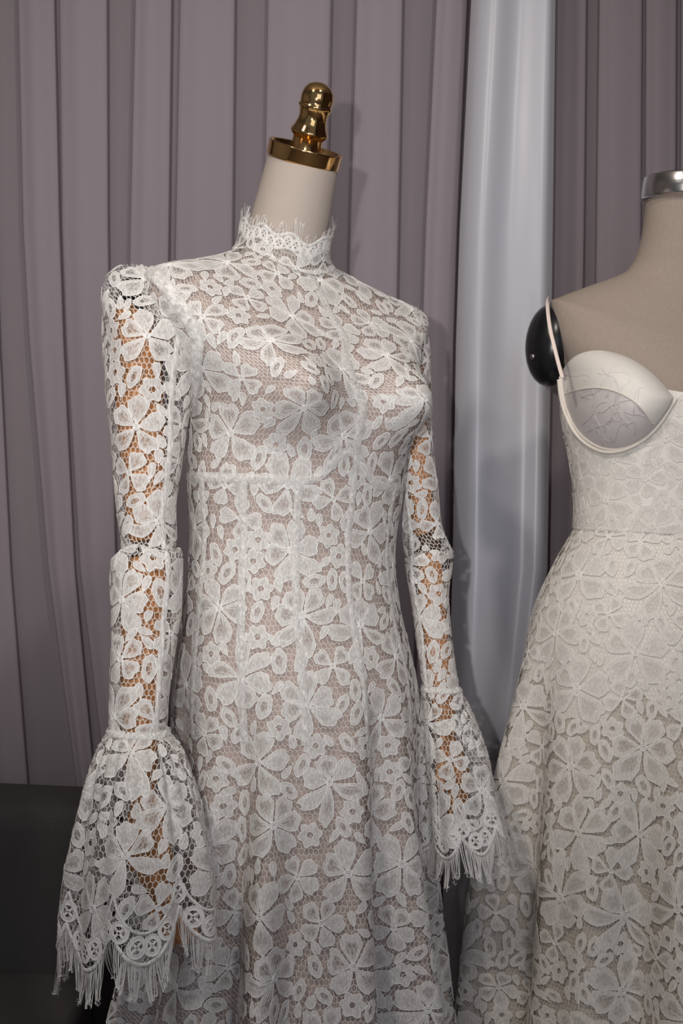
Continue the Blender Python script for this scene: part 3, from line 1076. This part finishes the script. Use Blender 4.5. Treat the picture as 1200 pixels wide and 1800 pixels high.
def make_cuff(rows, seed, k_fold, ph, n_ring, fringe_len, v_hem):
    def fold(u, v):
        a = .12 * sstep(.6, 5, v)
        g = .05 * sstep(.4, 1.5, v) * (1 - sstep(1.5, 5, v))
        return 1 + a * (.7 * np.cos(k_fold * u + ph) + .3 * np.cos((2 * k_fold + 1) * u + ph * 2)) + g * np.cos(22 * u)
    fn, ins, n = arm_surface(rows, 1.0, fold)
    sf = Surf(fn, ins, 0, n)

    def hem(u):
        return v_hem - .08 - .32 * np.sin(u) - .80 * (1 - np.abs(np.sin(3.5 * np.asarray(u) + .7)) ** .75)
    V, Fq = net(sf, .1, n, .0060, .0068, .0007, clip=lambda u, v: v < hem(u))
    o = mesh_ob('bell_cuff', V, [Fq], M['thread'], dress)
    p = scatter(sf, .6, v_hem - .4, BIG_S, .066, tries=(1200, 1200, 3500), seed=seed, fill=.98, inside=lambda u, v, m: v + m / .06 + .55 < hem(u))
    embroider(sf, p, o, M['lace'])
    edge_border(sf, hem, .0105, n_ring, 1, 'cuff_border', o, M['lace'], .019)
    fringe(sf, hem, 1, int(n_ring * 13), fringe_len, 'cuff_fringe', o, M['thread'], clump=11, spread=.004)
    # gathered join to the sleeve
    uu = np.linspace(-PI, PI, 200)
    band(sf, np.stack([uu, np.full(200, .35)], -1), .010, 'cuff_gathering', M['lace'], o, .92, .0016, .0009)
    return sf, o


sl, _ = make_sleeve(SL, 12.5, 21, .75)
sr, _ = make_sleeve(SR, 10, 22, -.9)
make_cuff(CL, 31, 5, .4, 32, .038, 5.65)
make_cuff(CR, 32, 5, 2.0, 24, .034, 6.0)


# armhole seams: where sleeve and bodice are sewn together
def on_body(px, py):
    """surface point of the dress under a pixel (nearest in the picture, front side)"""
    U, W = np.meshgrid(np.linspace(-2.2, 1.4, 240), np.linspace(2.3, 12, 240))
    P = body_fn(U, W)
    q = P - np.array([0, 0, H])
    x = (q @ RV) / q[..., 1] * F + 600; y = 900 - (q @ UV) / q[..., 1] * F
    nn = whole.Nrm(U, W)
    bad = np.sum(nn * q, -1) > .15 * np.linalg.norm(q, axis=-1)
    d = (x - px) ** 2 + (y - py) ** 2 + bad * 1e6
    k = np.argmin(d)
    return U.ravel()[k], W.ravel()[k]


arm_px = [(252, 472), (278, 490), (312, 530), (336, 570), (348, 610), (346, 660), (338, 710), (330, 760), (322, 815)]
uv = np.array([on_body(*p) for p in arm_px])
tt = np.linspace(0, len(uv) - 1, 90)
band(whole, spline(uv, tt), .018, 'armhole_seam', M['lace'], dress, .92, .0028, .0006)


# ---- wooden arms of the form
def make_arm(rows, hand_rows, k, sgn):
    rows = np.array(rows, float)
    a = at(rows[:, 1], rows[:, 0], rows[:, 3])
    r = rows[:, 2] / F * rows[:, 3]
    V, fs = tube(a, r, 20)
    up_ = mesh_ob('arm', V, fs, M['wood'], form)
    return up_


def wooden_arm(up_pts, up_r, lo_pts, lo_r, finger_base, finger_dir, side, sh_c, hs=1.0):
    V, fs = tube(up_pts, up_r, 20)
    o = mesh_ob('arm', V, fs, M['wood'], form)
    V, fs = tube(lo_pts, lo_r, 20)
    mesh_ob('forearm', V, fs, M['wood'], o)
    e = (np.array(up_pts[-1]) + np.array(lo_pts[0])) / 2
    V, f = lathe([(0, -.024), (.011, -.020), (.018, -.008), (.019, .004), (.014, .018), (0, .024)], e, (0.2, 0.1, 1), 20)
    j = mesh_ob('elbow_joint', V, [f], M['dark_wood'], o)
    V, f = lathe([(0, .034), (.028, .032), (.044, .020), (.050, .004), (.050, -.006), (0, -.006)], sh_c, -ER if side < 0 else ER, 28)
    V = np.array(sh_c) + (V - np.array(sh_c)) * np.array([.62, .62, .72])
    mesh_ob('shoulder_cap', V, [f], M['black'], form)
    # hand: palm and five jointed fingers
    bag = Bag()
    w = np.array(lo_pts[-1]); fb = np.array(finger_base)
    acr = np.array([math.cos(.9), -math.sin(.9) * 1.0, 0]) if side < 0 else np.array([math.cos(.9), math.sin(.9), 0])
    t = np.linspace(0, 1, 8)[:, None]
    V, fs = tube(w + (fb - w) * t, hs * np.array([.021, .026, .032, .037, .039, .039, .037, .032]), 18, (np.cross(acr, fb - w) / np.linalg.norm(np.cross(acr, fb - w)), .42))
    bag.add(V, fs)
    fd = np.array(finger_dir, float); fd /= np.linalg.norm(fd)
    nrm = np.cross(acr, fd); nrm /= np.linalg.norm(nrm)
    for q, (off, L, rr) in enumerate([(-.027, .068, .0082), (-.009, .078, .0088), (.009, .073, .0086), (.027, .056, .0074)]):
        s = np.linspace(0, 1, 9)[:, None]
        curl = nrm * (.016 + .004 * q)
        c = fb + hs * (acr * off + fd * L * (s - .12) + curl * s ** 2)
        rad = hs * rr * (1.06 - .3 * s[:, 0] + .07 * np.cos(s[:, 0] * 6 * PI))
        V, fs = tube(c, rad, 10); bag.add(V, fs)
    th = w + (fb - w) * .35
    c = np.array([th - hs * acr * .022, th + hs * (-acr * .038 + fd * .02), th + hs * (-acr * .045 + fd * .045), th + hs * (-acr * .044 + fd * .068)])
    V, fs = tube(spline(c, np.linspace(0, 3, 9)), hs * np.linspace(.0115, .0075, 9), 10); bag.add(V, fs)
    bag.build('hand', M['wood'], o)


def P(px, py, d):
    return at(px, py, d)


wooden_arm([P(232, 545, 1.37), P(240, 620, 1.365), P(246, 720, 1.36), P(252, 820, 1.352), P(256, 900, 1.345), P(258, 950, 1.34)], [.026, .031, .030, .027, .024, .021],
           [P(258, 985, 1.335), P(256, 1040, 1.325), P(252, 1120, 1.31), P(248, 1220, 1.30), P(247, 1310, 1.29), P(250, 1380, 1.285)], [.021, .027, .027, .024, .020, .018],
           P(276, 1560, 1.270), P(296, 1740, 1.25) - P(276, 1560, 1.27), -1, P(240, 530, 1.372))
wooden_arm([P(716, 600, 1.54), P(720, 660, 1.54), P(727, 740, 1.535), P(735, 820, 1.53), P(742, 900, 1.525), P(748, 940, 1.52)], [.018, .020, .019, .017, .016, .016],
           [P(754, 975, 1.515), P(756, 1020, 1.51), P(762, 1090, 1.505), P(770, 1170, 1.50), P(778, 1240, 1.495), P(784, 1290, 1.49)], [.016, .018, .018, .017, .016, .015],
           P(808, 1385, 1.48), P(818, 1480, 1.47) - P(808, 1385, 1.48), 1, P(712, 600, 1.54), .70)

# ------------------------------------------------------------------ the linen form and the strapless dress at the right
D2 = 1.62
C2 = at(1196, 700, D2); C2 = np.array([C2[0], D2, 0])
S2 = D2 / F
ROW2 = [  # py of the side, half width px, front drop, depth front, depth back, forward shift
    (345, 77, .010, .060, .062, -.010), (400, 79, .012, .062, .064, -.014), (441, 86, .018, .066, .070, -.020), (464, 96, .024, .070, .076, -.024), (478, 112, .030, .074, .082, -.024),
    (500, 164, .038, .084, .092, -.022), (524, 218, .048, .095, .102, -.018), (540, 238, .058, .102, .106, -.012), (600, 232, .040, .112, .112, -.006),
    (670, 208, .012, .120, .115, 0), (740, 204, 0, .122, .114, 0), (800, 190, 0, .114, .110, 0), (870, 176, 0, .106, .106, 0), (938, 173, 0, .104, .106, 0)]
SK2 = [(938, 174, 0, .106, .108, 0), (1000, 206, 0, .130, .130, 0), (1080, 238, 0, .155, .155, 0), (1170, 254, 0, .170, .172, 0), (1300, 270, 0, .186, .188, 0), (1500, 290, 0, .206, .208, 0),
       (1650, 297, 0, .218, .220, 0), (1800, 306, 0, .230, .230, 0), (2200, 330, 0, .26, .26, 0)]


def make_body2(rows, folds):
    rows = np.array(rows, float)

    def fn(u, v):
        u, v = np.broadcast_arrays(u, v)
        T = spline(rows, v)
        s, c = np.sin(u), np.cos(u)
        z = (900 - T[..., 0]) * S2 - T[..., 2] * c * np.maximum(c, -.35) * np.sign(c) ** 0
        lat = T[..., 1] * S2 * s
        fwd = T[..., 5] + np.where(c > 0, T[..., 3], T[..., 4]) * c
        if folds:
            A = .019 * sstep(.10, .62, -z)
            w = 1 + A * (np.cos(9 * u + .4) + .5 * np.cos(15 * u + 2) + .4 * np.cos(5 * u + 1)) / .2
            lat = lat * w; fwd = fwd * w
        zz = np.maximum(z + H + .022 * 0, .012)
        # the form shares the camera's vertical: shift sideways nothing
        return np.stack([C2[0] + lat, C2[1] - fwd, zz], -1)

    def ins(v):
        T = spline(rows, np.asarray(v, float))
        return np.stack([C2[0] + 0 * T[..., 0], C2[1] - T[..., 5], (900 - T[..., 0]) * S2 + H], -1)
    return fn, ins, len(rows) - 1


# the roll makes heights right of the middle read lower: put the form where the picture has it
DZ2 = (1196 - 600) / F * D2 * math.sin(ROLL)
f2, i2, n2 = make_body2(ROW2, False)
fk, ik, nk = make_body2(SK2, True)
lift2 = np.array([0, 0, DZ2])
t2 = Surf(lambda u, v: f2(u, v) + lift2, lambda v: i2(v) + lift2, 0, n2)
k2 = Surf(lambda u, v: fk(u, v) + lift2 * np.clip((fk(u, v)[..., 2:3] - .02) / .3, 0, 1), lambda v: ik(v) + lift2, 0, nk)

form2 = thing('dress_form', (C2[0], C2[1], 0), 'beige linen dress form with steel neck ring and black shoulder cap at the right edge', 'dress form')
sheet(t2, 96, 90, -.004, 'torso', M['linen'], form2)
nt_ = i2(np.array(0.0)) + lift2
V, f = lathe([(0, .018), (.055, .018), (.060, .022), (.0665, .024), (.068, .022), (.068, -.006), (.066, -.009), (0, -.009)], nt_ + np.array([0, 0, .004]), (0, -.10, 1), 64)
mesh_ob('neck_ring', V, [f], M['steel'], form2)
for sg in (-1, 1):
    c = at(966, 607, D2 + .03)
    if sg > 0:
        c = np.array([2 * C2[0] - c[0], c[1], c[2]])
    a = np.linspace(0, PI / 2, 9)
    prof = [(math.cos(q), math.sin(q)) for q in a][::1]
    V, f = lathe([(0, -.12)] + [(1.0, -.12)] + prof, (0, 0, 0), (sg, -.25, -.12), 40)
    V = c + V * np.array([.036, .052, .062])
    cap = mesh_ob('shoulder_cap', V, [f], M['black'], form2)
    V, f = lathe([(0, .003), (.0035, .003), (.005, 0), (0, -.002)], c + np.array([sg * .029, -.026, -.022]), (sg, -.6, 0), 12)
    mesh_ob('screw', V, [f], M['steel'], cap)
V, f = lathe([(0, 0), (.02, 0), (.02, .8), (0, .8)], (C2[0], C2[1], .03), (0, 0, 1), 16)
mesh_ob('stand_pole', V, [f], M['steel'], form2)
V, f = lathe([(0, 0), (.15, 0), (.15, .012), (.14, .02), (.03, .03), (0, .03)], (C2[0], C2[1], 0.001), (0, 0, 1), 40)
mesh_ob('stand_base', V, [f], M['black'], form2)

dress2 = thing('strapless_dress', (C2[0], C2[1], 0), 'cream lace gown with moulded cups and thin straps on the linen form', 'dress')


def front_fwd(lat, z):
    """how far the linen torso stands forward at a sideways place and height"""
    py = 900 - (z - H - DZ2) / S2
    rows = np.array(ROW2)
    a = np.interp(py, rows[:, 0], rows[:, 1]) * S2
    bf = np.interp(py, rows[:, 0], rows[:, 3]); sh = np.interp(py, rows[:, 0], rows[:, 5])
    return sh + bf * np.sqrt(np.clip(1 - (lat / (a * 1.02)) ** 2, .02, 1))


def on_front(px, py, extra=0.0):
    """sideways place and height on the torso's front of what is seen at a pixel"""
    px, py = np.asarray(px, float), np.asarray(py, float)
    d = np.full(px.shape, D2 - .1)
    for _ in range(8):
        W = at(px, py, d)
        d = D2 - front_fwd(W[..., 0] - C2[0], W[..., 2]) - extra
    return W[..., 0] - C2[0], W[..., 2]


# bodice cloth: from the neckline (under the cups) to the waist
def neckline_v(u):
    return 9.15 + .34 * np.exp(-(u / .55) ** 2) + 1.0 * sstep(1.7, 2.4, np.abs(u))


def bod2_fn(u, v):
    u, v = np.broadcast_arrays(u, v)
    lo = neckline_v(u)
    return t2.P(u, lo + (13 - lo) * v)


b2 = Surf(bod2_fn, lambda v: t2.inside(9.2 + 3.8 * np.asarray(v)), 0, 1)
bodice2 = sheet(b2, 120, 50, .0025, 'bodice', M['cream_satin'], dress2)
b2l = Surf(lambda u, v: bod2_fn(u, v), b2.inside, 0, 1, -1.9, 1.9)
pl = scatter(b2l, .06, .95, BIG_S, .066, tries=(1500, 1500, 3000), seed=41)
embroider(b2l, pl, bodice2, M['cream_lace'], lift=.0022)
uu = np.linspace(-PI, PI, 260)
band(t2, np.stack([uu, np.full(260, 12.93)], -1), .009, 'waist_seam', M['cream_lace'], dress2, 1.0, .0016, .0002)


def cup(sg):
    """moulded cup: outline in the picture, domed over the torso"""
    out = np.array([(986, 668), (992, 645), (1010, 626), (1034, 617), (1060, 616), (1090, 623), (1120, 637), (1150, 660), (1172, 685), (1184, 703),
                    (1172, 728), (1152, 754), (1126, 775), (1098, 788), (1070, 791), (1042, 782), (1018, 763), (1002, 738), (992, 704)], float)
    t = np.linspace(0, len(out), 72, endpoint=False)
    ext = np.concatenate([out, out[:3]])
    op = spline(np.concatenate([out[-1:], ext]), t + 1)
    lat, z = on_front(op[:, 0], op[:, 1], .006)
    cl, cz = lat.mean(), z.mean() - .004
    fac = np.array([1, .97, .9, .78, .62, .45, .28, .12, 0.0])
    V = []
    for q in fac:
        L = cl + (lat - cl) * q; Z = cz + (z - cz) * q
        fw = front_fwd(L, Z) + .004 + .040 * (1 - q ** 2.2) ** .75
        V.append(np.stack([C2[0] + sg * L, C2[1] - fw, Z], -1))
    V = np.concatenate(V)
    f = grid_faces(72, len(fac), True)
    o = mesh_ob('cup', V, [f], M['cup_satin'], dress2)

    def dome(L, Z, extra):
        dl, dz = L - cl, Z - cz
        ang = np.arctan2(dz, dl)
        oa = np.arctan2(z - cz, lat - cl); orr = np.hypot(lat - cl, z - cz)
        srt = np.argsort(oa)
        R = np.interp(ang, oa[srt], orr[srt], period=2 * PI)
        q = np.clip(np.hypot(dl, dz) / R, 0, 1)
        fw = front_fwd(L, Z) + .004 + .040 * (1 - q ** 2.2) ** .75 + extra
        return np.stack([C2[0] + sg * L, C2[1] - fw, Z], -1)
    # wire casing under the cup
    lo = np.array([(985, 662), (988, 690), (996, 722), (1012, 753), (1034, 775), (1062, 788), (1092, 787), (1122, 775), (1148, 756), (1170, 730), (1188, 700)], float)
    lp = spline(lo, np.linspace(0, len(lo) - 1, 50))
    L2, Z2 = on_front(lp[:, 0], lp[:, 1], .006)
    pts = np.stack([C2[0] + sg * L2, C2[1] - front_fwd(L2, Z2) - .006, Z2], -1)
    for k in (0, 1):
        V, fs = tube(pts + np.array([0, 0, -.0048 * k]) + np.array([-sg * .0026 * k, 0, 0]), .0027, 8)
        mesh_ob('wire_casing', V, fs, M['piping'], dress2)
    # seam across the cup
    se = np.array([(998, 690), (1020, 684), (1050, 683), (1078, 690), (1104, 703), (1128, 722), (1150, 745)], float)
    sp = spline(se, np.linspace(0, len(se) - 1, 40))
    pts = dome(*on_front(sp[:, 0], sp[:, 1], .032), .0009)
    V, fs = tube(pts, .0011, 6)
    mesh_ob('cup_seam', V, fs, M['piping'], o)
    # the upper panel of the cup is a second, opaque layer of cloth
    xs = np.linspace(996, 1182, 44)
    ys = np.minimum(np.interp(xs, sp[:, 0], sp[:, 1]), np.where(xs > 1120, np.interp(xs, lo[5:, 0], lo[5:, 1]), 9999) - 3)
    top = op[(op[:, 1] < 712)]
    top = top[np.argsort(top[:, 0])]
    yt = np.interp(xs, top[:, 0], top[:, 1]) + 1.5
    kk = np.linspace(0, 1, 14)[:, None]
    gx = np.broadcast_to(xs, (14, 44)); gy = ys + (np.minimum(yt, ys) - ys) * kk
    pts = dome(*on_front(gx, gy, .030 * (1 - kk ** 3)), .0008)
    mesh_ob('cup_upper_panel', pts.reshape(-1, 3), [grid_faces(44, 14, False)], M['cream_satin'], o)
    # fine vine lines of the lace stretched over the cup
    def in_cup(q_):
        e = op - q_
        a_ = np.unwrap(np.arctan2(e[:, 1], e[:, 0]))
        return abs(a_[-1] - a_[0]) > 5 and np.hypot(e[:, 0], e[:, 1]).min() > 7
    bag = Bag()
    r = random.Random(61)
    for _ in range(60):
        p = np.array([r.uniform(1000, 1165), r.uniform(650, 780)])
        a = r.uniform(0, 6.3); line = []
        for _k in range(9):
            line.append(p.copy()); a += r.uniform(-.7, .7); p += 7 * np.array([math.cos(a), math.sin(a)])
        if not all(in_cup(q_) for q_ in line):
            continue
        la = np.array(line)
        pts = dome(*on_front(la[:, 0], la[:, 1], .032), .0006)
        V, fs = tube(pts, .00042, 5); bag.add(V, fs)
    oo = bag.build('cup_lace', M['cup_satin'], o); oo['kind'] = 'stuff'
    # top edge roll
    te = op[(op[:, 1] < 704)]
    return o


cup(-1 if False else 1)
cup_m = cup(-1)

# straps
for sg in (1, -1):
    line = np.array([(964, 524, D2 + .01), (962, 530, D2 - .035), (963, 552, D2 - .062), (967, 580, D2 - .078), (974, 610, D2 - .088), (981, 638, D2 - .094), (988, 664, D2 - .098)])
    q = spline(line, np.linspace(0, len(line) - 1, 40))
    W = at(q[:, 0], q[:, 1], q[:, 2])
    if sg < 0:
        W[:, 0] = 2 * C2[0] - W[:, 0]
    V, fs = tube(W, .0028, 10, ((0, 1, 0.2), .35))
    mesh_ob('strap', V, fs, M['strap'], dress2)

# skirt
sheet(k2, 200, 160, -.004, 'lining', M['beige_lining'], dress2)
slip_fn = lambda u, v: k2.P(u, v * (3.5 + .25 * np.sin(7 * u + 1) + .12 * np.sin(17 * u)))
sheet(Surf(slip_fn, lambda v: k2.inside(np.asarray(v) * 3.5), 0.0, 1.0), 200, 60, -.0022, 'slip', M['cream_satin'], dress2)
V, Fq = net(k2, 0.02, 7.6, .0052, .0058, .0006)
skirt2 = mesh_ob('skirt', V, [Fq], M['cream_thread'], dress2)
k2l = Surf(k2.fn, k2.inside, 0, nk, -2.4, 1.6)
pl = scatter(k2l, .1, 7.5, BIG_R, .078, tries=(4000, 3000, 8000), seed=43, fill=.80)
embroider(k2l, pl, skirt2, M['cream_lace'], lift=-.0005)
print('right dress motifs', len([1 for p in pl if p[0] == 'big']), len([1 for p in pl if p[0] == 'mid']), len(pl))


# ------------------------------------------------------------------ sofa
def soft_box(lo, hi, r=.03, seg=6, puff=.0):
    lo, hi = np.array(lo, float), np.array(hi, float)
    n = 14
    c, h = (lo + hi) / 2, (hi - lo) / 2
    V, Fs, k = [], [], 0
    g = np.linspace(-1, 1, n)
    g = np.sign(g) * (1 - (1 - np.abs(g)) ** 1.6)
    A, B = np.meshgrid(g, g)
    for ax in range(3):
        for s in (-1, 1):
            p = np.zeros((n, n, 3)); o = [i for i in range(3) if i != ax]
            p[..., ax] = s; p[..., o[0]] = A; p[..., o[1]] = B
            q = p * h
            core = np.clip(q, -(h - r), h - r)
            d = q - core
            L = np.linalg.norm(d, axis=-1, keepdims=True)
            q = core + d / np.maximum(L, 1e-9) * np.minimum(L, r)
            q[..., ax] += s * puff * (1 - A ** 2) * (1 - B ** 2)
            V.append((q + c).reshape(-1, 3))
            f = grid_faces(n, n, False) + k
            Fs.append(f if s > 0 else f[:, ::-1]); k += n * n
    return np.concatenate(V), [np.concatenate(Fs)]


sofa = thing('sofa', (-1.1, 1.75, 0), 'charcoal grey fabric sofa low at the left edge behind the bell cuff', 'sofa')
ztop = float(at(90, 1410, 1.83)[2]); zseat = float(at(60, 1690, 1.82)[2])
V, fs = soft_box((-1.9, 1.80, .06), (-.36, 1.98, ztop - .004), .03)
mesh_ob('backrest', V, fs, M['sofa'], sofa)
V, fs = soft_box((-1.88, 1.55, zseat - .14), (-.37, 1.81, zseat - .004), .03, puff=.004)
mesh_ob('seat_cushion', V, fs, M['sofa'], sofa)
V, fs = soft_box((-1.89, 1.56, .05), (-.365, 1.82, zseat - .135), .015)
mesh_ob('base', V, fs, M['sofa'], sofa)
for x in (-1.8, -.44):
    for y in (1.6, 1.96):
        V, f = lathe([(0, 0), (.018, 0), (.024, .062), (0, .062)], (x, y, 0.0), (0, 0, 1), 14)
        mesh_ob('leg', V, [f], M['dark_wood'], sofa)
